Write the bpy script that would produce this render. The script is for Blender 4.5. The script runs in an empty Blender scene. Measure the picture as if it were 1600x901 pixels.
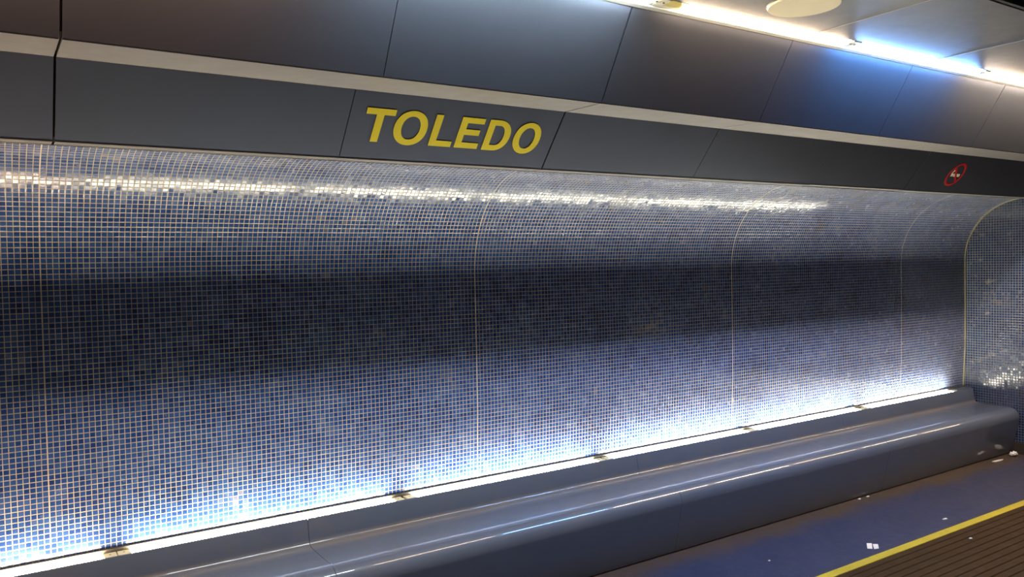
import bpy, bmesh, math, random
from mathutils import Vector, Matrix
from mathutils.geometry import tessellate_polygon

SC = bpy.context.scene
COL = SC.collection
CAMZ = 1.90                     # camera height above the floor; profiles below are given relative to it

# ------------------------------------------------------------------ camera
cd = bpy.data.cameras.new('camera')
cam = bpy.data.objects.new('camera', cd)
COL.objects.link(cam)
cd.sensor_width = 36.0
cd.lens = 1246.74 * 36.0 / 1600.0
cd.clip_start = 0.02
yaw, pitch, roll = 0.578135, -0.0320207, -0.0202625
fwd = Vector((math.sin(yaw) * math.cos(pitch), math.cos(yaw) * math.cos(pitch), math.sin(pitch)))
rt = Vector((math.cos(yaw), -math.sin(yaw), 0))
up = rt.cross(fwd)
r2 = rt * math.cos(roll) + up * math.sin(roll)
u2 = up * math.cos(roll) - rt * math.sin(roll)
m = Matrix((r2, u2, -fwd)).transposed().to_4x4()
m.translation = Vector((0, 0, CAMZ))
cam.matrix_world = m
SC.camera = cam

# ------------------------------------------------------------------ world, exposure
w = bpy.data.worlds.new('world'); SC.world = w; w.use_nodes = True
w.node_tree.nodes['Background'].inputs[0].default_value = (0.05, 0.06, 0.08, 1)
w.node_tree.nodes['Background'].inputs[1].default_value = 0.1
SC.view_settings.view_transform = 'Standard'
SC.view_settings.look = 'None'
SC.view_settings.exposure = 0.0
SC.view_settings.gamma = 1.0
SC.view_settings.use_curve_mapping = False
SC.cycles.max_bounces = 10
SC.cycles.diffuse_bounces = 5
SC.cycles.glossy_bounces = 5
SC.cycles.sample_clamp_indirect = 6.0
SC.cycles.use_light_tree = True
SC.cycles.caustics_reflective = True

# lamp colours and radiance
CEIL_K = 70.0
BENCH_K = 100.0
FAR_K = 6.0
CEIL_COL = {'warm': (1.0, 0.74, 0.50), 'cool': (2.1, 2.5, 2.7), 'blue': (0.75, 1.70, 3.7), 'warm_left': (1.9, 1.15, 0.70), 'warm_bright': (2.5, 1.95, 1.42), 'soft': (1.0, 0.80, 0.60), 'soft2': (1.0, 0.86, 0.66)}
BENCH_COL = {'warm': (1.0, 0.76, 0.52), 'white': (1.0, 0.90, 0.66), 'neutral': (1.0, 0.94, 0.74)}

# ------------------------------------------------------------------ helpers
def link(name, me, mat=None, parent=None):
    o = bpy.data.objects.new(name, me)
    COL.objects.link(o)
    if mat is not None:
        for mm in (mat if isinstance(mat, (list, tuple)) else [mat]):
            me.materials.append(mm)
    if parent is not None:
        o.parent = parent
        o.matrix_parent_inverse = parent.matrix_world.inverted()
    return o

def tag(o, label=None, cat=None, group=None, kind=None):
    if label: o['label'] = label
    if cat: o['category'] = cat
    if group: o['group'] = group
    if kind: o['kind'] = kind
    return o

def struct(o, label=None):
    o['kind'] = 'structure'
    if label: o['label'] = label
    return o

def empty(name, loc, label, cat, group=None):
    o = bpy.data.objects.new(name, None)
    COL.objects.link(o)
    o.location = loc
    o.matrix_world = Matrix.Translation(Vector(loc))
    o.empty_display_size = 0.05
    return tag(o, label, cat, group)

def finish(bm, name, mat, parent=None, smooth=None):
    bmesh.ops.recalc_face_normals(bm, faces=bm.faces[:])
    me = bpy.data.meshes.new(name)
    bm.to_mesh(me); bm.free()
    if smooth is not None:
        for p in me.polygons: p.use_smooth = True
        me.set_sharp_from_angle(angle=math.radians(smooth))
    return link(name, me, mat, parent)

def prism(name, prof, x0, x1, mat, parent=None, smooth=None, bevel=0.0, xs=None):
    """closed (Y, Z-relative-to-camera) outline extruded along X, with UVs in metres (x, length along the outline)"""
    bm = bmesh.new()
    uvl = bm.loops.layers.uv.new('UVMap')
    xs = xs or [x0, x1]
    n = len(prof)
    arc = [0.0]
    for i in range(n):
        a, b = prof[i], prof[(i + 1) % n]
        arc.append(arc[-1] + math.hypot(b[0] - a[0], b[1] - a[1]))
    rows = [[bm.verts.new((x, p[0], p[1] + CAMZ)) for p in prof] for x in xs]
    for j in range(len(xs) - 1):
        for i in range(n):
            k = (i + 1) % n
            f = bm.faces.new((rows[j][i], rows[j][k], rows[j + 1][k], rows[j + 1][i]))
            for lp, uv in zip(f.loops, ((xs[j], arc[i]), (xs[j], arc[i + 1]), (xs[j + 1], arc[i + 1]), (xs[j + 1], arc[i]))):
                lp[uvl].uv = uv
    for row in (rows[0], rows[-1]):
        f = bm.faces.new(row)
        for lp in f.loops:
            lp[uvl].uv = (lp.vert.co.y, lp.vert.co.z)
    if bevel:
        es = [e for e in bm.edges if e.is_manifold and e.calc_face_angle(0) > 0.5]
        bmesh.ops.bevel(bm, geom=es, offset=bevel, segments=2, affect='EDGES', profile=0.5)
    return finish(bm, name, mat, parent, smooth)

def sheet(pts, t):
    """thicken an open (Y,Z) polyline to a closed outline; thickness t to the left of travel"""
    out = []
    n = len(pts)
    for i in range(n):
        d = Vector((0, 0))
        if i > 0: d += (Vector(pts[i]) - Vector(pts[i - 1])).normalized()
        if i < n - 1: d += (Vector(pts[i + 1]) - Vector(pts[i])).normalized()
        d.normalize()
        nn = Vector((-d.y, d.x))
        k = 1.0
        if 0 < i < n - 1:
            d1 = (Vector(pts[i]) - Vector(pts[i - 1])).normalized()
            k = 1 / max(0.4, d1.dot(d))
        out.append(tuple(Vector(pts[i]) + nn * t * k))
    return list(pts) + out[::-1]

def box(bm, x0, x1, y0, y1, z0, z1):
    vs = [bm.verts.new((x, y, z)) for x in (x0, x1) for y in (y0, y1) for z in (z0, z1)]
    for q in ((0, 1, 3, 2), (4, 6, 7, 5), (0, 4, 5, 1), (2, 3, 7, 6), (0, 2, 6, 4), (1, 5, 7, 3)):
        bm.faces.new([vs[i] for i in q])

def box_obj(name, x0, x1, y0, y1, z0, z1, mat, parent=None, bevel=0.0):
    bm = bmesh.new(); box(bm, x0, x1, y0, y1, z0, z1)
    if bevel:
        bmesh.ops.bevel(bm, geom=bm.edges[:], offset=bevel, segments=2, affect='EDGES')
    return finish(bm, name, mat, parent)

# ------------------------------------------------------------------ materials
class NT:
    def __init__(s, name):
        s.m = bpy.data.materials.new(name); s.m.use_nodes = True
        s.t = s.m.node_tree; s.b = s.t.nodes['Principled BSDF']
    def n(s, typ, **kw):
        nd = s.t.nodes.new(typ)
        for k, v in kw.items(): setattr(nd, k, v)
        return nd
    def l(s, a, b): s.t.links.new(a, b)
    def val(s, v):
        return v
    def math(s, op, a, b=None, c=None, clamp=False):
        nd = s.n('ShaderNodeMath', operation=op); nd.use_clamp = clamp
        for i, v in enumerate((a, b, c)):
            if v is None: continue
            if isinstance(v, (int, float)): nd.inputs[i].default_value = v
            else: s.l(v, nd.inputs[i])
        return nd.outputs[0]
    def mix(s, f, a, b):
        nd = s.n('ShaderNodeMix', data_type='RGBA')
        for i, v in ((0, f), (6, a), (7, b)):
            if isinstance(v, (int, float)): nd.inputs[i].default_value = v
            elif isinstance(v, tuple): nd.inputs[i].default_value = (*v, 1)
            else: s.l(v, nd.inputs[i])
        return nd.outputs[2]
    def noise(s, vec, scale, detail=3, rough=0.5):
        nd = s.n('ShaderNodeTexNoise'); nd.inputs['Scale'].default_value = scale
        nd.inputs['Detail'].default_value = detail; nd.inputs['Roughness'].default_value = rough
        if vec is not None: s.l(vec, nd.inputs['Vector'])
        return nd.outputs['Fac']
    def ramp(s, f, stops):
        nd = s.n('ShaderNodeValToRGB')
        cr = nd.color_ramp
        while len(cr.elements) < len(stops): cr.elements.new(0.5)
        for e, (p, c) in zip(cr.elements, stops):
            e.position = p; e.color = (*c, 1)
        s.l(f, nd.inputs[0])
        return nd.outputs[0]
    def rng(s, v, a, b, c, d, smooth=False):
        nd = s.n('ShaderNodeMapRange'); nd.clamp = True
        if smooth: nd.interpolation_type = 'SMOOTHSTEP'
        s.l(v, nd.inputs[0])
        for i, q in enumerate((a, b, c, d)): nd.inputs[i + 1].default_value = q
        return nd.outputs[0]

def tile_material(name, pitch=2.2597 / 92, grout_w=0.115, tilt=0.05, light_patch=0.9, grout_col=(0.44, 0.39, 0.27), dirt=0.0, dim=1.0):
    s = NT(name)
    uv = s.n('ShaderNodeUVMap').outputs[0]
    sh = s.n('ShaderNodeVectorMath', operation='SUBTRACT'); s.l(uv, sh.inputs[0]); sh.inputs[1].default_value = (0.187, 0.0, 0)
    sc = s.n('ShaderNodeVectorMath', operation='SCALE'); s.l(sh.outputs[0], sc.inputs[0]); sc.inputs[3].default_value = 1 / pitch
    fl = s.n('ShaderNodeVectorMath', operation='FLOOR'); s.l(sc.outputs[0], fl.inputs[0])
    fr = s.n('ShaderNodeVectorMath', operation='FRACTION'); s.l(sc.outputs[0], fr.inputs[0])
    sep = s.n('ShaderNodeSeparateXYZ'); s.l(fr.outputs[0], sep.inputs[0])
    dx = s.math('SUBTRACT', 0.5, s.math('ABSOLUTE', s.math('SUBTRACT', sep.outputs[0], 0.5)))
    dy = s.math('SUBTRACT', 0.5, s.math('ABSOLUTE', s.math('SUBTRACT', sep.outputs[1], 0.5)))
    d = s.math('MINIMUM', dx, dy)                                  # distance to tile boundary, 0..0.5
    h = s.rng(d, grout_w * 0.5, grout_w * 0.5 + 0.07, 0, 1, True)
    mask = s.rng(d, grout_w * 0.5 - 0.005, grout_w * 0.5 + 0.02, 0, 1)
    wn = s.n('ShaderNodeTexWhiteNoise', noise_dimensions='2D'); s.l(fl.outputs[0], wn.inputs[0])
    of = s.n('ShaderNodeVectorMath', operation='ADD'); s.l(fl.outputs[0], of.inputs[0]); of.inputs[1].default_value = (517.3, 91.7, 0)
    wn2 = s.n('ShaderNodeTexWhiteNoise', noise_dimensions='2D'); s.l(of.outputs[0], wn2.inputs[0])
    big = s.noise(uv, 2.2, 4, 0.6)
    cl = s.noise(fl.outputs[0], 0.11, 2, 0.6)
    v = s.math('ADD', s.math('ADD', s.math('MULTIPLY', wn.outputs[0], 0.50), 0.30), s.math('MULTIPLY', s.math('SUBTRACT', cl, 0.5), 0.9))
    v = s.math('ADD', v, s.math('MULTIPLY', s.math('SUBTRACT', big, 0.5), light_patch), clamp=True)
    stops = [(0.0, (0.011, 0.024, 0.070)), (0.35, (0.016, 0.048, 0.145)), (0.65, (0.026, 0.077, 0.195)),
             (0.88, (0.048, 0.100, 0.205)), (0.97, (0.085, 0.125, 0.190)), (1.0, (0.13, 0.14, 0.18))]
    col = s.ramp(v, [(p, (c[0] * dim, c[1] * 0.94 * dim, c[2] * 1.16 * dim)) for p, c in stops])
    gn = s.noise(uv, 9, 3)
    grout = s.mix(s.rng(gn, 0.3, 0.75, 0, 1), tuple(c * 0.62 for c in grout_col), grout_col)
    col = s.mix(mask, grout, col)
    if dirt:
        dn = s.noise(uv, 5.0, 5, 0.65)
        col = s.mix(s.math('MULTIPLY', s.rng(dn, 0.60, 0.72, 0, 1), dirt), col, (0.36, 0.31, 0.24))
    s.l(col, s.b.inputs['Base Color'])
    rr = s.math('ADD', s.math('MULTIPLY', wn2.outputs[0], 0.10), s.rng(s.noise(uv, 14, 4), 0.35, 0.75, 0.07, 0.24))
    rmix = s.n('ShaderNodeMix'); s.l(mask, rmix.inputs[0]); rmix.inputs[2].default_value = 0.75; s.l(rr, rmix.inputs[3])
    s.l(rmix.outputs[0], s.b.inputs['Roughness'])
    s.b.inputs['IOR'].default_value = 1.6
    # every piece of mosaic sits at a slightly different angle
    geo = s.n('ShaderNodeNewGeometry')
    sub = s.n('ShaderNodeVectorMath', operation='SUBTRACT'); s.l(wn2.outputs[1], sub.inputs[0]); sub.inputs[1].default_value = (0.5, 0.5, 0.5)
    scl = s.n('ShaderNodeVectorMath', operation='SCALE'); s.l(sub.outputs[0], scl.inputs[0]); scl.inputs[3].default_value = tilt
    add = s.n('ShaderNodeVectorMath', operation='ADD'); s.l(geo.outputs['Normal'], add.inputs[0]); s.l(scl.outputs[0], add.inputs[1])
    nrm = s.n('ShaderNodeVectorMath', operation='NORMALIZE'); s.l(add.outputs[0], nrm.inputs[0])
    bump = s.n('ShaderNodeBump'); bump.inputs['Strength'].default_value = 0.5; bump.inputs['Distance'].default_value = 0.0012
    s.l(h, bump.inputs['Height']); s.l(nrm.outputs[0], bump.inputs['Normal'])
    s.l(bump.outputs[0], s.b.inputs['Normal'])
    return s.m

def paint(name, col, rough=0.4, metallic=0.0, var=0.06, spec=0.5, coat=0.0, coat_r=0.1, nscale=3.0, bump=0.0, grime=None, gamt=0.0, gscale=4.0, rvar=1.0):
    s = NT(name)
    tc = s.n('ShaderNodeTexCoord').outputs['Object']
    geo = s.n('ShaderNodeNewGeometry').outputs['Position']
    nz = s.noise(geo, nscale, 4, 0.55)
    c = s.mix(s.rng(nz, 0.3, 0.7, 0, 1), tuple(v * (1 - var) for v in col), tuple(v * (1 + var) for v in col))
    if grime:
        g = s.noise(geo, gscale, 6, 0.7)
        c = s.mix(s.math('MULTIPLY', s.rng(g, 0.52, 0.75, 0, 1), gamt), c, grime)
    s.l(c, s.b.inputs['Base Color'])
    s.l(s.rng(s.noise(geo, nscale * 4, 4, 0.6), 0.3, 0.7, rough * (1 - 0.1 * rvar), rough * (1 + 0.12 * rvar)), s.b.inputs['Roughness'])
    s.b.inputs['Metallic'].default_value = metallic
    s.b.inputs['Specular IOR Level'].default_value = spec
    s.b.inputs['Coat Weight'].default_value = coat
    s.b.inputs['Coat Roughness'].default_value = coat_r
    if bump:
        b = s.n('ShaderNodeBump'); b.inputs['Strength'].default_value = bump; b.inputs['Distance'].default_value = 0.002
        s.l(s.noise(geo, 60, 3), b.inputs['Height']); s.l(b.outputs[0], s.b.inputs['Normal'])
    return s.m

def emitter(name, col, k):
    mt = bpy.data.materials.new(name); mt.use_nodes = True
    b = mt.node_tree.nodes['Principled BSDF']
    b.inputs['Base Color'].default_value = (0.8, 0.8, 0.8, 1)
    b.inputs['Emission Color'].default_value = (*col, 1)
    b.inputs['Emission Strength'].default_value = k
    return mt

M = {}
M['tile'] = tile_material('blue_glass_mosaic')
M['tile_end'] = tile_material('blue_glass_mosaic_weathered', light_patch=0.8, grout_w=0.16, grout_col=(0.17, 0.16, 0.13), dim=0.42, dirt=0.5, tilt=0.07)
M['panel'] = paint('slate_blue_enamel_panel', (0.180, 0.194, 0.240), rough=0.41, metallic=0.95, var=0.03, bump=0.0, rvar=0.0)
M['panel_low'] = paint('slate_blue_enamel_lower_panel', (0.155, 0.185, 0.265), rough=0.41, metallic=0.95, var=0.03, rvar=0.0)
M['ledge'] = paint('pale_enamel_ledge', (0.24, 0.222, 0.205), rough=0.42, metallic=0.6, var=0.05)
M['ceiling'] = paint('ceiling_enamel', (0.13, 0.13, 0.15), rough=0.38, metallic=0.25, var=0.05)
M['frame'] = paint('pale_metal', (0.50, 0.49, 0.43), rough=0.4, metallic=0.2)
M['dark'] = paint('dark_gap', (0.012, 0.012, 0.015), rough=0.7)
M['bench'] = paint('glossy_slate_bench', (0.112, 0.132, 0.178), rough=0.35, var=0.05, spec=0.3, coat=1.0, coat_r=0.012, grime=(0.16, 0.125, 0.09), gamt=0.35, gscale=3.0)
M['plate'] = paint('brass_plate', (0.85, 0.75, 0.46), rough=0.45, metallic=0.0)
M['cap'] = paint('pale_cap', (0.75, 0.68, 0.52), rough=0.5)
M['reflector'] = paint('yellowish_reflector', (0.80, 0.66, 0.22), rough=0.35, metallic=0.7)
M['black'] = paint('black_metal', (0.012, 0.012, 0.013), rough=0.45)
M['yellow'] = paint('yellow_lettering', (0.90, 0.76, 0.02), rough=0.5, var=0.03)
M['cream'] = paint('cream_cover', (0.90, 0.78, 0.52), rough=0.5)
M['red'] = paint('red_enamel', (0.50, 0.012, 0.018), rough=0.4)
M['white'] = paint('white_enamel', (0.85, 0.75, 0.58), rough=0.4)
M['paper'] = paint('white_paper', (0.85, 0.78, 0.70), rough=0.7, nscale=90, var=0.12)
M['bead'] = paint('brass_bead', (0.40, 0.36, 0.22), rough=0.35, metallic=0.5)
M['joint'] = paint('pale_joint', (0.48, 0.42, 0.32), rough=0.45)
M['brown'] = paint('brown_baseboard', (0.045, 0.030, 0.018), rough=0.5, grime=(0.08, 0.06, 0.035), gamt=0.6)

def crease_grime(mt):
    # brown dirt gathered where the seat meets the back
    t = mt.node_tree; b = t.nodes['Principled BSDF']
    src = b.inputs['Base Color'].links[0].from_socket
    g = t.nodes.new('ShaderNodeNewGeometry'); sp = t.nodes.new('ShaderNodeSeparateXYZ'); t.links.new(g.outputs['Position'], sp.inputs[0])
    mp = t.nodes.new('ShaderNodeMapping'); mp.inputs['Scale'].default_value = (1.2, 9, 9); t.links.new(g.outputs['Position'], mp.inputs[0])
    nz = t.nodes.new('ShaderNodeTexNoise'); nz.inputs['Scale'].default_value = 2.0; nz.inputs['Detail'].default_value = 5; t.links.new(mp.outputs[0], nz.inputs[0])
    a = t.nodes.new('ShaderNodeMapRange'); a.interpolation_type = 'SMOOTHSTEP'
    for k, v in ((1, 3.96), (2, 4.03), (3, 0.0), (4, 0.50)): a.inputs[k].default_value = v
    t.links.new(sp.outputs[1], a.inputs[0])
    z = t.nodes.new('ShaderNodeMapRange')
    for k, v in ((1, CAMZ - 1.425), (2, CAMZ - 1.44), (3, 0.0), (4, 1.0)): z.inputs[k].default_value = v
    t.links.new(sp.outputs[2], z.inputs[0])
    n2 = t.nodes.new('ShaderNodeMapRange')
    for k, v in ((1, 0.35), (2, 0.60), (3, 0.25), (4, 1.0)): n2.inputs[k].default_value = v
    t.links.new(nz.outputs[0], n2.inputs[0])
    m1 = t.nodes.new('ShaderNodeMath'); m1.operation = 'MULTIPLY'; t.links.new(a.outputs[0], m1.inputs[0]); t.links.new(z.outputs[0], m1.inputs[1])
    m2 = t.nodes.new('ShaderNodeMath'); m2.operation = 'MULTIPLY'; t.links.new(m1.outputs[0], m2.inputs[0]); t.links.new(n2.outputs[0], m2.inputs[1])
    mx = t.nodes.new('ShaderNodeMix'); mx.data_type = 'RGBA'; t.links.new(m2.outputs[0], mx.inputs[0]); t.links.new(src, mx.inputs[6])
    mx.inputs[7].default_value = (0.21, 0.155, 0.085, 1)
    t.links.new(mx.outputs[2], b.inputs['Base Color'])
crease_grime(M['bench'])

# ------------------------------------------------------------------ setting
X0, X1 = -3.0, 8.08            # extent of the tiled bay
XR = 15.0
XE = 9.4                        # far face of the tiled pier that ends the bay
FL = -1.90
YF = -1.75                     # opposite side of the corridor

# curved, tiled back wall
CY, CZ, RY, RZ = 3.61, -0.065, 0.552, 0.576
prof = [(4.185, FL), (4.183, -1.34), (4.162, -0.9), (4.160, -0.5), (4.161, -0.2)]
N = 40
for i in range(N + 1):
    a = math.radians(-1 + 100.0 * i / N)
    prof.append((CY + RY * math.cos(a), CZ + RZ * math.sin(a)))
back = [(prof[-1][0], 0.60), (4.30, 0.60), (4.30, FL)]
wall = prism('wall_back', prof + back, X0, XE, M['tile'], smooth=25)
struct(wall, 'curved wall of small blue glass mosaic behind the bench')

def along_profile(x, r, name, mat, w_=0.007, lift=0.0015, start=1):
    """thin strip following the tiled curve at one x"""
    pr = prof[start:]
    bm = bmesh.new(); rows = []
    for i, p in enumerate(pr):
        a = Vector(pr[max(0, i - 1)]); b = Vector(pr[min(len(pr) - 1, i + 1)])
        d = (b - a).normalized(); n = Vector((-d.y, d.x))       # into the room
        q = Vector(p) + n * lift; k = Vector(p) - n * 0.004
        rows.append([bm.verts.new((x - w_ / 2, k.x, k.y + CAMZ)), bm.verts.new((x - w_ / 2, q.x, q.y + CAMZ)),
                     bm.verts.new((x + w_ / 2, q.x, q.y + CAMZ)), bm.verts.new((x + w_ / 2, k.x, k.y + CAMZ))])
    for i in range(len(rows) - 1):
        for j in range(4):
            k = (j + 1) % 4
            bm.faces.new((rows[i][j], rows[i][k], rows[i + 1][k], rows[i + 1][j]))
    bm.faces.new(rows[0]); bm.faces.new(rows[-1])
    return finish(bm, name, mat, None, 30)

for k, x in enumerate((0.187, 2.449, 4.71, 6.966)):
    struct(along_profile(x, 0, 'trim_%d' % (k + 1), M['joint'], 0.005, 0.0008))
struct(along_profile(8.0715, 0, 'trim_5', M['bead'], 0.016, 0.007), 'brass bead where the curved wall meets the end wall')

# dark trim strip at the foot of the tiles
struct(box_obj('trim_6', X0, X1, 4.160, 4.184, -1.335 + CAMZ, -1.308 + CAMZ, paint('foot_trim', (0.06, 0.052, 0.04), rough=0.6)))

# end wall
bm = bmesh.new(); uvl = bm.loops.layers.uv.new('UVMap')
pts = [(3.46, FL), (4.19, FL)] + [(p[0] + 0.01, p[1]) for p in prof[1:-3]] + [(3.46, 0.484)]
ra = [bm.verts.new((8.08, p[0], p[1] + CAMZ)) for p in pts]
rb = [bm.verts.new((XE, p[0], p[1] + CAMZ)) for p in pts]
f = bm.faces.new(ra)
for lp in f.loops: lp[uvl].uv = (lp.vert.co.y, lp.vert.co.z)
bm.faces.new(rb)
for i in range(len(pts)):
    k = (i + 1) % len(pts)
    g = bm.faces.new((ra[i], ra[k], rb[k], rb[i]))
    for lp in g.loops: lp[uvl].uv = (lp.vert.co.x, lp.vert.co.z)
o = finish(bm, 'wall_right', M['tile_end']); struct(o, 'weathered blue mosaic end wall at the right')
struct(box_obj('baseboard_right', 8.066, 8.079, 3.46, 3.735, FL + CAMZ, FL + 0.11 + CAMZ, M['brown']))

# floor: blue resin with brown grime by the bench, ribbed brown strip in the middle
def floor_mat():
    s = NT('blue_floor')
    pos = s.n('ShaderNodeNewGeometry').outputs['Position']
    sep = s.n('ShaderNodeSeparateXYZ'); s.l(pos, sep.inputs[0])
    n1 = s.noise(pos, 3.0, 5, 0.6); n2 = s.noise(pos, 14.0, 5, 0.7)
    base = s.mix(s.rng(n1, 0.3, 0.7, 0, 1), (0.023, 0.032, 0.074), (0.031, 0.041, 0.095))
    # worn grime: a band along the foot of the bench and scattered scuffs
    yy = s.math('ADD', sep.outputs[1], s.math('MULTIPLY', s.math('SUBTRACT', n1, 0.5), 0.30))
    band = s.rng(yy, 3.46, 3.70, 0, 1, True)
    far = s.math('MULTIPLY', s.rng(sep.outputs[0], 3.5, 7.0, 0.0, 0.45), s.rng(n1, 0.30, 0.60, 0.5, 1))
    amt = s.math('ADD', band, far)
    amt = s.math('ADD', amt, s.math('MULTIPLY', s.rng(s.math('ADD', sep.outputs[1], s.math('MULTIPLY', n2, 0.1)), 3.07, 2.97, 0, 1), 0.45))
    amt = s.math('MULTIPLY', amt, s.rng(n2, 0.25, 0.65, 0.6, 1.0), clamp=True)
    col = s.mix(amt, base, (0.070, 0.048, 0.032))
    col = s.mix(s.math('MULTIPLY', s.rng(s.noise(pos, 45, 2), 0.66, 0.74, 0, 1), 0.35), col, (0.22, 0.17, 0.12))
    s.l(col, s.b.inputs['Base Color'])
    s.l(s.rng(n2, 0.3, 0.7, 0.42, 0.62), s.b.inputs['Roughness']); s.b.inputs['Specular IOR Level'].default_value = 0.3
    return s.m
M['floor'] = floor_mat()
struct(box_obj('floor', X0 - 0.2, XR + 0.1, YF - 0.2, 4.3, -0.12, 0.0, M['floor']), 'blue floor with brown grime along the bench')

YB = 2.882                     # edge of the ribbed strip
bm = bmesh.new()
y = YB; ribs = []
prof_r = []
p_ = 0.060
while y > 1.0:
    prof_r += [(y, 0.004), (y - 0.004, 0.0065), (y - 0.036, 0.0070), (y - 0.041, 0.0100), (y - 0.050, 0.0100), (y - 0.054, 0.0040)]
    y -= p_
prof_r += [(y, 0.001), (y, 0.0005), (YB, 0.0005)]
va = [bm.verts.new((X0, a, b)) for a, b in prof_r]; vb = [bm.verts.new((XR, a, b)) for a, b in prof_r]
for i in range(len(prof_r)):
    k = (i + 1) % len(prof_r)
    bm.faces.new((va[i], va[k], vb[k], vb[i]))
bm.faces.new(va); bm.faces.new(vb)
M['ribs'] = paint('brown_ribbed_rubber', (0.044, 0.022, 0.007), rough=0.8, spec=0.15, var=0.12, grime=(0.062, 0.038, 0.013), gamt=0.5, gscale=7)
o = finish(bm, 'ribbed_floor_mat', M['ribs'])
tag(o, 'brown ribbed rubber walkway strip on the floor beyond the yellow line', 'mat')
def worn_yellow():
    s = NT('worn_yellow_line')
    pos = s.n('ShaderNodeNewGeometry').outputs['Position']
    n = s.noise(pos, 30, 5, 0.7); n1 = s.noise(pos, 5, 3)
    c = s.mix(s.rng(n1, 0.3, 0.7, 0, 1), (0.47, 0.35, 0.018), (0.56, 0.43, 0.026))
    c = s.mix(s.math('MULTIPLY', s.rng(n, 0.58, 0.70, 0, 1), 0.55), c, (0.22, 0.15, 0.04))
    s.l(c, s.b.inputs['Base Color']); s.b.inputs['Roughness'].default_value = 0.5
    return s.m
o = box_obj('safety_line', X0, XR, 2.886, 2.950, 0.0005, 0.006, worn_yellow(), None, 0.0015)
tag(o, 'long yellow safety line on the floor beside the ribbed strip', 'floor line')

# ceiling: flat enamel slabs, lamp strip, dark grille, then the other half of the corridor
CE = 1.14
YL0, YL1 = 2.572, 2.678        # lamp opening
def slab(name, y0, y1, z0=CE, th=0.10, mat='ceiling', x0=X0, x1=XR):
    return struct(box_obj(name, x0, x1, y0, y1, z0 + CAMZ, z0 + th + CAMZ, M[mat]))
JX = [0.2147 + 1.1185 * k for k in range(-3, 14)]
bm = bmesh.new()
js = [X0] + [x for x in JX if X0 + .1 < x < XR - .1] + [XR]
for a, b in zip(js[:-1], js[1:]):
    box(bm, a + 0.0015, b - 0.0015, 1.857, YL0 - 0.002, CE + CAMZ, CE + 0.03 + CAMZ)
box(bm, X0, XR, 1.857, YL0 - 0.002, CE + 0.0305 + CAMZ, CE + 0.10 + CAMZ)
box(bm, X0, XR, -0.06, 0.58, CE + CAMZ, CE + 0.10 + CAMZ)
box(bm, X0, XR, YF, -0.20, CE + CAMZ, CE + 0.10 + CAMZ)
box(bm, X0, XR, YF, 4.3, 1.75 + CAMZ, 1.85 + CAMZ)
struct(finish(bm, 'ceiling', M['ceiling']), 'flat grey enamel ceiling above the walkway')
for k, x in enumerate(js[1:-1]):
    struct(box_obj('trim_%d' % (50 + k), x - 0.0028, x + 0.0028, 1.857, YL0 - 0.002, CE - 0.0012 + CAMZ, CE + 0.002 + CAMZ, M['joint']))

# grille in the ceiling
g = empty('ceiling_grille', (3.7, 1.22, CE + CAMZ), 'dark open grille in the ceiling, upper right corner', 'ceiling grille')
bm = bmesh.new()
box(bm, X0, XR, 1.835, 1.855, CE + 0.005 + CAMZ, CE + 0.09 + CAMZ); box(bm, X0, XR, 0.585, 0.605, CE + 0.005 + CAMZ, CE + 0.09 + CAMZ)
finish(bm, 'frame', M['black'], g)
bm = bmesh.new()
yy = 0.70
while yy < 1.83:
    box(bm, X0, XR, yy - 0.006, yy + 0.006, CE + 0.02 + CAMZ, CE + 0.07 + CAMZ); yy += 0.10
xx = X0 + 0.05
while xx < XR:
    box(bm, xx - 0.006, xx + 0.006, 0.605, 1.835, CE + 0.025 + CAMZ, CE + 0.065 + CAMZ); xx += 0.10
finish(bm, 'lattice', paint('dark_lattice', (0.04, 0.038, 0.036), rough=0.5), g)

struct(box_obj('wall_front', X0, XR, YF - 0.12, YF, FL + CAMZ, 1.75 + CAMZ, paint('dark_blue_wall', (0.012, 0.013, 0.02), rough=0.5)))
struct(box_obj('wall_left', X0 - 0.12, X0, YF, 4.3, FL + CAMZ, 1.75 + CAMZ, paint('dark_wall_left', (0.03, 0.035, 0.06), rough=0.5)))
struct(box_obj('wall_end', XR, XR + 0.12, YF, 4.3, FL + CAMZ, 1.75 + CAMZ, paint('dark_wall_end', (0.03, 0.035, 0.06), rough=0.5)))
struct(box_obj('trim_30', X0, XR, YL1 + 0.002, 2.7165, CE - 0.004 + CAMZ, CE + 0.02 + CAMZ, M['frame']), 'pale strip between the ceiling lamps and the panels')

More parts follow.
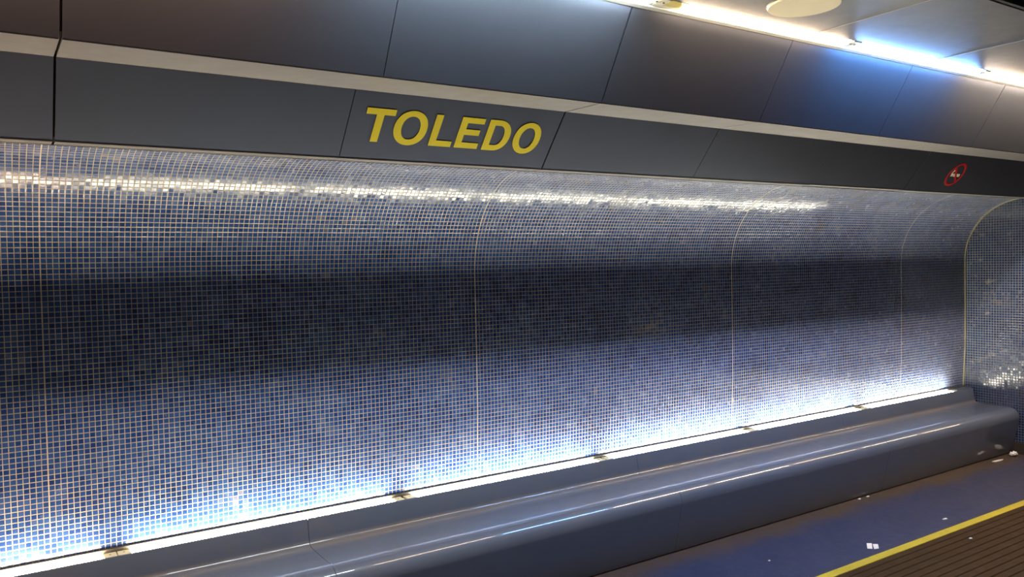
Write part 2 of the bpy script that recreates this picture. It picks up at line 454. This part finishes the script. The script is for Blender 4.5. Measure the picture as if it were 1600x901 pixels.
# ------------------------------------------------------------------ ceiling lamps
def diffuser_mesh(x0, x1, ya, yb, z, drop, name, mat, parent, sign=-1):
    """shallow bowed lens with rounded ends"""
    bm = bmesh.new(); n = 10; L = x1 - x0; wd = yb - ya
    xs = [x0, x0 + 0.01, x0 + 0.03, x0 + 0.07] + [x0 + 0.07 + (L - 0.14) * i / 6 for i in range(1, 6)] + [x1 - 0.07, x1 - 0.03, x1 - 0.01, x1]
    rows = []
    for x in xs:
        e = min(x - x0, x1 - x)
        f = min(1.0, math.sqrt(max(0.0, 1 - (1 - min(1, e / 0.07)) ** 2)) * 0.75 + 0.25)
        rows.append([bm.verts.new((x, (ya + yb) / 2 + (min(j / (n - 1), 1.0) - .5) * wd * f, z + sign * drop * ((0, .02, .06, .14, .28, .46, .66, .84, .96, 1.0, 0)[j]) * f)) for j in range(n + 1)])
    for a, b in zip(rows[:-1], rows[1:]):
        for j in range(n): bm.faces.new((a[j], a[j + 1], b[j + 1], b[j]))
    # closed back
    top = [[bm.verts.new((r[0].co.x, r[0].co.y, z - sign * 0.006)), bm.verts.new((r[-1].co.x, r[-1].co.y, z - sign * 0.006))] for r in rows]
    for i in range(len(rows) - 1):
        bm.faces.new((rows[i][0], rows[i + 1][0], top[i + 1][0], top[i][0]))
        bm.faces.new((rows[i][-1], top[i][1], top[i + 1][1], rows[i + 1][-1]))
        bm.faces.new((top[i][0], top[i + 1][0], top[i + 1][1], top[i][1]))
    bm.faces.new(rows[0] + [top[0][1], top[0][0]]); bm.faces.new(rows[-1] + [top[-1][1], top[-1][0]])
    return finish(bm, name, mat, parent, 60)

for k in CEIL_COL: M['c_' + k] = emitter('lamp_ceiling_' + k, CEIL_COL[k], FAR_K if k == 'soft' else CEIL_K)
for k in BENCH_COL: M['b_' + k] = emitter('lamp_bench_' + k, BENCH_COL[k], BENCH_K)

def ceiling_light(x0, x1, hue, label, y0=YL0, y1=YL1, group='ceiling strip lamps', lw=0.058, drop=0.016, refl=0.0):
    t = empty('ceiling_light', ((x0 + x1) / 2, (y0 + y1) / 2, CE + CAMZ), label, 'ceiling light', group)
    box_obj('housing', x0 - 0.032, x1 + 0.032, y0, y1, CE + 0.004 + CAMZ, CE + 0.05 + CAMZ, M['frame'], t)
    diffuser_mesh(x0 + refl, x1, y0 + 0.002, y0 + 0.002 + lw, CE + CAMZ, drop, 'diffuser', M['c_' + hue], t)
    if refl:
        box_obj('end_reflector', x0 + 0.002, x0 + refl + 0.004, y0 + 0.002, y1 - 0.036, CE - 0.001 + CAMZ, CE + 0.004 + CAMZ, M['reflector'], t)
    for xa, xb in ((x0 - 0.034, x0 + 0.002), (x1 - 0.002, x1 + 0.034)):
        p = box_obj('end_plate', xa, xb, y0 + 0.002, y1 - 0.036, CE - 0.003 + CAMZ, CE + 0.003 + CAMZ, M['cap'], t, 0.0008)
        bm = bmesh.new()
        bmesh.ops.create_cone(bm, cap_ends=True, segments=12, radius1=0.005, radius2=0.004, depth=0.003,
                              matrix=Matrix.Translation(((xa + xb) / 2, (y0 + y1) / 2 - 0.015, CE - 0.004 + CAMZ)))
        finish(bm, 'screw', M['black'], p)
    return t
for a, b, hue, lab in (
        (-1.83, -0.46, 'warm', None), (-0.36, 1.00, 'warm_left', None),
        (1.10, 2.48, 'cool', 'cool white ceiling strip lamp cut by the top edge, leftmost lit lamp in view'),
        (2.552, 3.885, 'warm', 'warm white ceiling strip lamp nearest the round cream cover'),
        (3.955, 5.245, 'blue', 'bluish ceiling strip lamp casting a blue glow on the panels'),
        (5.315, 6.72, 'warm_bright', 'warm ceiling strip lamp cut by the right edge of the view'),
        (6.82, 8.13, 'warm_bright', None), (8.23, 9.54, 'warm', None), (9.64, 10.95, 'soft2', None), (11.05, 12.36, 'warm', None), (12.46, 13.77, 'soft2', None)):
    ceiling_light(a, b, hue, lab or 'warm ceiling strip lamp outside the view', refl=0.10 if 2.5 < a < 2.6 else 0.0)
for a in (-2.4, -0.95, 0.5, 1.95, 3.4, 4.85, 6.3, 7.75, 9.2, 10.65, 12.1, 13.5):
    ceiling_light(a, a + 1.34, 'soft', 'ceiling strip lamp of the row on the far side of the corridor', -0.19, -0.07, 'ceiling strip lamps on the far side', 0.024, 0.008)

# round cream cover on the ceiling
t = empty('round_ceiling_cover', (3.115, 2.315, CE + CAMZ), 'round cream cover plate on the ceiling above the lamps', 'ceiling cover')
def disc(name, r0, r1, z0, z1, mat, c, parent, seg=64):
    bm = bmesh.new()
    bmesh.ops.create_cone(bm, cap_ends=True, segments=seg, radius1=r0, radius2=r1, depth=abs(z1 - z0), matrix=Matrix.Translation((c[0], c[1], (z0 + z1) / 2)))
    return finish(bm, name, mat, parent, 40)
disc('rim', 0.163, 0.165, CE - 0.003 + CAMZ, CE + 0.002 + CAMZ, paint('rim_metal', (0.10, 0.06, 0.04), rough=0.4), (3.115, 2.315), t)
disc('cover', 0.156, 0.160, CE - 0.011 + CAMZ, CE - 0.003 + CAMZ, M['cream'], (3.115, 2.315), t)

# ------------------------------------------------------------------ fascia
A_ = Vector((3.45, 0.491)); B_ = Vector((3.233, 0.754))      # lower panel, bottom and top (Y, Z)
C_ = Vector((2.947, 0.750)); D_ = Vector((2.722, 1.138))     # ledge front, upper panel top
fd = (B_ - A_).normalized(); fn = Vector((-fd.y, -(-fd.x)))   # fn: out of the panel face
fn = Vector((-abs(fd.y), -abs(fd.x)))
MAIN = (0.2147, 2.4517, 5.8072, 8.0442)
def jg(x):
    return 0.0042 if any(abs(x - q) < 0.02 for q in MAIN) else 0.0020
def lower_panel(x0, x1, name, label, cat='wall panel', group='lower row of fascia panels', dz=0.0):
    t = empty(name, ((x0 + x1) / 2, A_.x, A_.y + CAMZ), label, cat, group)
    ga, gb = jg(x0), jg(x1)
    o1 = prism('face', sheet([(A_.x, A_.y + dz), (B_.x, B_.y + dz)], -0.012), x0 + ga, x1 - gb, M['panel_low'], t, bevel=0.0015)
    prism('lip', [(A_.x - 0.001, A_.y - 0.003 + dz), (A_.x + 0.074, A_.y - 0.003 + dz), (A_.x + 0.074, A_.y + 0.003 + dz), (A_.x + 0.001, A_.y - 0.0005 + dz)], x0 + ga, x1 - gb, M['ledge'], t)
    return t
def on_face(x, s, off=0.0):
    p = A_ + fd * s + fn * off
    return Vector((x, p.x, p.y + CAMZ))
labs = {-3: None, -2: None, -1: 'grey blue lower fascia panel cut by the left edge of the view',
        0: 'grey blue lower fascia panel directly left of the station name sign',
        2: 'grey blue lower fascia panel directly right of the station name sign',
        3: 'grey blue lower fascia panel second to the right of the station name sign',
        4: 'grey blue lower fascia panel directly left of the no smoking panel',
        5: 'grey lower fascia panel carrying the small red no smoking symbol',
        6: 'grey lower fascia panel cut by the right edge beyond the no smoking panel'}
for k in range(-3, 14):
    x0 = 0.2147 + 1.1185 * k; x1 = x0 + 1.1185
    x0 = max(x0, X0 + 0.002); x1 = min(x1, XR - 0.002)
    if k == 1: sign = lower_panel(x0, x1, 'station_sign', 'slate station name sign with yellow TOLEDO lettering', 'sign', None)
    else:
        p = lower_panel(x0, x1, 'lower_fascia_panel', labs.get(k) or 'grey blue lower fascia panel outside the view', dz=(0.003 if k == 4 else 0.0))
        if k == 5: smoke_panel = p
if 'group' in sign: del sign['group']

def face_poly(name, outlines, mat, parent, off=0.0004, th=0.0016):
    """flat shape with thickness on the lower panel face; outlines = list of closed loops [(x, s)...]; second loop is a hole (same count)"""
    bm = bmesh.new()
    L0 = [[bm.verts.new(on_face(x, s, off)) for x, s in o] for o in outlines]
    L1 = [[bm.verts.new(on_face(x, s, off + th)) for x, s in o] for o in outlines]
    n = len(outlines[0])
    if len(outlines) == 1:
        tri = tessellate_polygon([[Vector((x, s, 0)) for x, s in outlines[0]]])
        for q in tri:
            bm.faces.new([L0[0][i] for i in q]); bm.faces.new([L1[0][i] for i in q])
    else:
        for L in (L0, L1):
            for i in range(n):
                k = (i + 1) % n
                bm.faces.new((L[0][i], L[0][k], L[1][k], L[1][i]))
    for a, b in zip(L0, L1):
        m_ = len(a)
        for i in range(m_):
            k = (i + 1) % m_
            bm.faces.new((a[i], a[k], b[k], b[i]))
    return finish(bm, name, mat, parent)

S0, S1 = 0.0945, 0.2605
def ell(cx, cs, rx, rs, n=64, p=2.0, lo=0, hi=2 * math.pi):
    out = []
    for i in range(n):
        a = lo + (hi - lo) * i / n
        c, s = math.cos(a), math.sin(a)
        out.append((cx + rx * math.copysign(abs(c) ** (2 / p), c), cs + rs * math.copysign(abs(s) ** (2 / p), s)))
    return out
face_poly('letter_t', [[(1.408, S1 + .003), (1.548, S1 + .003), (1.548, .233), (1.495, .233), (1.492, S0), (1.457, S0), (1.459, .233), (1.408, .233)]], M['yellow'], sign)
face_poly('letter_o', [ell(1.6395, .1775, .0835, .0895, p=2.12), ell(1.6395, .1785, .0465, .0600, p=2.12)], M['yellow'], sign)
face_poly('letter_l', [[(1.752, S1), (1.788, S1), (1.786, .125), (1.870, .125), (1.870, S0), (1.751, S0)]], M['yellow'], sign)
face_poly('letter_e', [[(1.890, S1), (2.015, S1), (2.015, .231), (1.925, .231), (1.925, .197), (2.005, .197), (2.005, .167), (1.924, .167), (1.924, .125), (2.018, .125), (2.018, S0), (1.889, S0)]], M['yellow'], sign)
def dee(x0, x1, s0, s1, n=32):
    out = [(x0, s0)]; r = (s1 - s0) / 2; xc = x0 + (x1 - x0) * 0.42; cs = (s0 + s1) / 2
    for i in range(n + 1):
        a = -math.pi / 2 + math.pi * i / n
        c = math.cos(a); sn = math.sin(a)
        out.append((xc + (x1 - xc) * abs(c) ** (2 / 2.15), cs + r * math.copysign(abs(sn) ** (2 / 2.15), sn)))
    out.append((x0, s1))
    return out
face_poly('letter_d', [dee(2.044, 2.182, S0 - .002, S1), dee(2.079, 2.146, .123, .2315)], M['yellow'], sign)
face_poly('letter_o', [ell(2.286, .1745, .0785, .0885, p=2.12), ell(2.286, .1750, .0430, .0590, p=2.12)], M['yellow'], sign)

# no smoking symbol
cx_, cs_ = 6.350, 0.166
ns = empty('no_smoking_symbol', on_face(cx_, cs_), None, None)
for k in list(ns.keys()): del ns[k]
ns.parent = smoke_panel; ns.matrix_parent_inverse = smoke_panel.matrix_world.inverted()
face_poly('ring', [ell(cx_, cs_, .105, .105), ell(cx_, cs_, .086, .086)], M['red'], ns)
c45 = math.cos(math.radians(45))
def bar(cx, cs, hl, hw, ang):
    c, s = math.cos(ang), math.sin(ang)
    return [(cx + c * a - s * b, cs + s * a + c * b) for a, b in ((-hl, -hw), (hl, -hw), (hl, hw), (-hl, hw))]
face_poly('slash', [bar(cx_, cs_, .088, .009, math.radians(-45))], M['red'], ns, 0.0018)
face_poly('cigarette', [bar(cx_ + .020, cs_ - .004, .040, .0125, 0)], M['white'], ns)
face_poly('cigarette', [bar(cx_ - .046, cs_ - .004, .016, .0125, 0)], M['white'], ns)
face_poly('smoke_trail', [[(cx_ - .070, cs_ + .004), (cx_ - .060, cs_ + .004), (cx_ - .052, cs_ + .030), (cx_ - .034, cs_ + .042), (cx_ - .034, cs_ + .054), (cx_ - .060, cs_ + .040)]], M['white'], ns)

# ledge panels (undersides between the rows)
lx = [-3.0, 0.2147 - 2.237, 0.2147, 2.4517, 3.5702, 5.8072, 8.0442, 10.2812, 12.518, 14.755]
ll = {1: 'pale lit underside ledge panel at the left end of the view', 2: 'pale underside ledge panel above the station name sign and the panel left of it',
      3: 'short underside ledge panel just right of the station name sign', 4: 'underside ledge panel ending just left of the no smoking panel',
      5: 'underside ledge panel above the no smoking symbol'}
for k in range(len(lx) - 1):
    o = prism('ledge_panel', [(B_.x + 0.004, B_.y + 0.001), (C_.x + 0.016, C_.y - 0.001), (C_.x + 0.018, C_.y + 0.010), (B_.x + 0.004, B_.y + 0.012)], lx[k] + jg(lx[k]), lx[k + 1] - jg(lx[k + 1]), M['ledge'])
    tag(o, ll.get(k, 'underside ledge panel outside the view'), 'wall panel', 'ledge panels between the two fascia rows')

ul = {-1: 'dark upper fascia panel cut by the upper left corner', 0: 'long dark upper fascia panel above the panel left of the sign',
      1: 'upper fascia panel with pale bluish sheen above the yellow station name', 2: 'dark brownish upper fascia panel right of the pale bluish one',
      3: 'upper fascia panel half brown and half blue under the bluish lamp', 4: 'upper fascia panel with blue glow on its left, brown on its right',
      5: 'warm lit upper fascia panel above the no smoking symbol'}
for k in range(-3, 14):
    x0 = max(0.2147 + 1.1185 * k, X0 + 0.002); x1 = min(0.2147 + 1.1185 * (k + 1), XR - 0.002)
    o = prism('upper_fascia_panel', sheet([tuple(C_), tuple(D_)], -0.012), x0 + jg(x0), x1 - jg(x1), M['panel'], bevel=0.0015)
    tag(o, ul.get(k, 'upper fascia panel outside the view'), 'wall panel', 'upper row of fascia panels')
# dark carcass behind the panels, plus a dark strip imitating the shadow behind the lip
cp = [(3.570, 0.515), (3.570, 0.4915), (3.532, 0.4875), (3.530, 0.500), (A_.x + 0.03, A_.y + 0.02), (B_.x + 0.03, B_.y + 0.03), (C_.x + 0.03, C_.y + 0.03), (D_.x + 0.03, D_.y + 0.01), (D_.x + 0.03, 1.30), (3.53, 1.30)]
struct(prism('trim_40', cp, X0, XR, M['dark']), 'dark carcass showing through the panel joints, with a dark strip imitating shadow behind the lip')

# ------------------------------------------------------------------ bench
def bench_profile():
    p = [(4.092, -1.328), (4.091, -1.3245), (4.088, -1.3225), (4.083, -1.3235), (4.080, -1.329), (4.066, -1.425)]
    for i in range(1, 7):        # concave fillet
        a = math.radians(90 * i / 7)
        p.append((4.066 - 0.034 * (1 - math.cos(a)) , -1.425 - 0.034 * math.sin(a)))
    p += [(4.025, -1.4615), (3.95, -1.4640), (3.85, -1.4640), (3.79, -1.4632), (3.755, -1.4635)]
    R = 0.090
    for i in range(0, 19):
        a = math.radians(3 + 99 * i / 18)
        p.append((3.746 - R * math.sin(a) , -1.4635 - R * 1.0 + R * math.cos(a)))
    p += [(3.690, -1.72), (3.722, -1.868), (3.732, -1.892), (3.742, FL + 0.001), (4.158, FL + 0.001), (4.158, -1.372), (4.092, -1.372)]
    return p
bx = [-2.995, -0.949, 1.351, 3.651, 5.951, 8.064]
bl = ['glossy grey bench section outside the view on the left', 'glossy grey bench section at the lower left corner under the leftmost lamps',
      'glossy grey bench section in the lower middle between the two nearest joints', 'glossy grey bench section right of centre beside the paper scraps',
      'glossy grey bench section reaching the end wall at the right']
for k in range(5):
    o = prism('bench_section', bench_profile(), bx[k] + 0.0012, bx[k + 1] - 0.0012, M['bench'], smooth=30)
    tag(o, bl[k], 'bench', 'bench sections along the tiled wall')

# strip lamps in the channel behind the bench
bs = [(-2.43, -1.085, 'warm', 'bench strip lamp outside the view'), (-0.965, 0.394, 'warm', 'warm strip lamp behind the bench at the lower left corner'),
      (0.509, 1.864, 'white', 'long glowing strip lamp behind the bench, second from the left'),
      (1.992, 3.335, 'neutral', 'glowing strip lamp behind the bench, third from the left'),
      (3.462, 4.812, 'neutral', 'glowing strip lamp behind the bench, fourth from the left'),
      (4.928, 6.24, 'neutral', 'glowing strip lamp behind the bench, second from the right end'),
      (6.386, 7.74, 'neutral', 'glowing strip lamp behind the bench, nearest the end wall')]
for x0, x1, hue, lab in bs:
    t = empty('bench_light', ((x0 + x1) / 2, 4.125, -1.37 + CAMZ), lab, 'strip light', 'strip lamps behind the bench')
    box_obj('housing', x0 - 0.055, x1 + 0.055, 4.094, 4.156, -1.368 + CAMZ, -1.332 + CAMZ, M['frame'], t)
    # flat lit lens
    lens = [(4.094, -1.3318), (4.094, -1.3275), (4.097, -1.3245), (4.127, -1.3225), (4.155, -1.3245), (4.158, -1.3275), (4.158, -1.3318)]
    prism('diffuser', lens, x0 + 0.002, x1 - 0.002, M['b_' + hue], t, smooth=50)
    for xa, xb in ((x0 - 0.0555, x0), (x1, x1 + 0.0555)):
        pl = box_obj('end_plate', xa, xb, 4.0935, 4.158, -1.3318 + CAMZ, -1.3235 + CAMZ, M['plate'], t, 0.0008)
        bm = bmesh.new()
        bmesh.ops.create_cone(bm, cap_ends=True, segments=12, radius1=0.005, radius2=0.004, depth=0.003, matrix=Matrix.Translation(((xa + xb) / 2, 4.127, -1.3228 + CAMZ)))
        finish(bm, 'screw', M['bead'], pl)
# blank cover of the channel beside the end wall
o = box_obj('channel_cover', 7.80, 8.064, 4.0945, 4.157, -1.3712 + CAMZ, -1.3150 + CAMZ, M['bench'], None, 0.002)
tag(o, 'grey blank cover closing the lamp channel beside the end wall', 'cover')

# ------------------------------------------------------------------ litter
def scrap(name, pts, h, mat, label, cat, lift=0.0006, group=None):
    bm = bmesh.new()
    pts = [(x * 1.01604, y * 1.01604) for x, y in pts]
    a = [bm.verts.new((x, y, lift)) for x, y in pts]; b = [bm.verts.new((x * 1, y, lift + h + (0.002 if i % 2 else 0))) for i, (x, y) in enumerate(pts)]
    bm.faces.new(a); bm.faces.new(b)
    for i in range(len(a)):
        k = (i + 1) % len(a); bm.faces.new((a[i], a[k], b[k], b[i]))
    return tag(finish(bm, name, mat), label, cat, group)
scrap('paper_scrap', [(4.711, 3.059), (4.733, 3.036), (4.649, 2.978), (4.625, 2.998)], 0.001, M['paper'], 'white paper square left of its twin, on the blue floor near the yellow line', 'paper scrap', group='paper squares on the floor')
scrap('paper_scrap', [(4.730, 3.028), (4.750, 3.004), (4.687, 2.958), (4.654, 2.970)], 0.001, M['paper'], 'white paper square right of its twin, closer to the yellow line', 'paper scrap', group='paper squares on the floor')
scrap('crumb', [(5.560, 3.027), (5.600, 3.022), (5.595, 3.008), (5.560, 3.012)], 0.004, M['paper'], 'small white crumb on the blue floor above the yellow line', 'litter')
scrap('crumb', [(5.287, 2.705), (5.307, 2.703), (5.303, 2.688), (5.285, 2.690)], 0.004, M['paper'], 'tiny pale crumb on the brown ribbed strip', 'litter', lift=0.0115)
scrap('crumb', [(3.955, 3.234), (3.972, 3.232), (3.967, 3.221), (3.953, 3.225)], 0.003, M['paper'], 'tiny white speck on the blue floor at the bottom of the view', 'litter')
scrap('paper_scrap', [(7.46, 3.612), (7.55, 3.602), (7.62, 3.592), (7.57, 3.580), (7.48, 3.588)], 0.006, M['paper'], 'flat white scrap on the floor at the far end of the bench', 'paper scrap')
# crumpled ball of paper near the end wall
random.seed(4)
bm = bmesh.new()
bmesh.ops.create_icosphere(bm, subdivisions=3, radius=0.03)
for v in bm.verts:
    k = 0.75 + 0.45 * random.random(); v.co = Vector((v.co.x * k * 1.5, v.co.y * k * 1.0, v.co.z * k * 0.7))
mz = min(v.co.z for v in bm.verts)
for v in bm.verts: v.co += Vector((7.95, 3.655, 0.0005 - mz))
tag(finish(bm, 'crumpled_paper', M['paper']), 'crumpled white paper in the corner by the bench and end wall', 'crumpled paper')
for x, y, lab in ((5.52, 3.655, 'tiny light speck at the foot of the bench front'), (5.63, 3.655, 'second tiny light speck at the foot of the bench, right of the other')):
    scrap('crumb', [(x, y), (x + .028, y + .002), (x + .025, y - .010), (x + .003, y - .012)], 0.004, M['paper'], lab, 'litter')
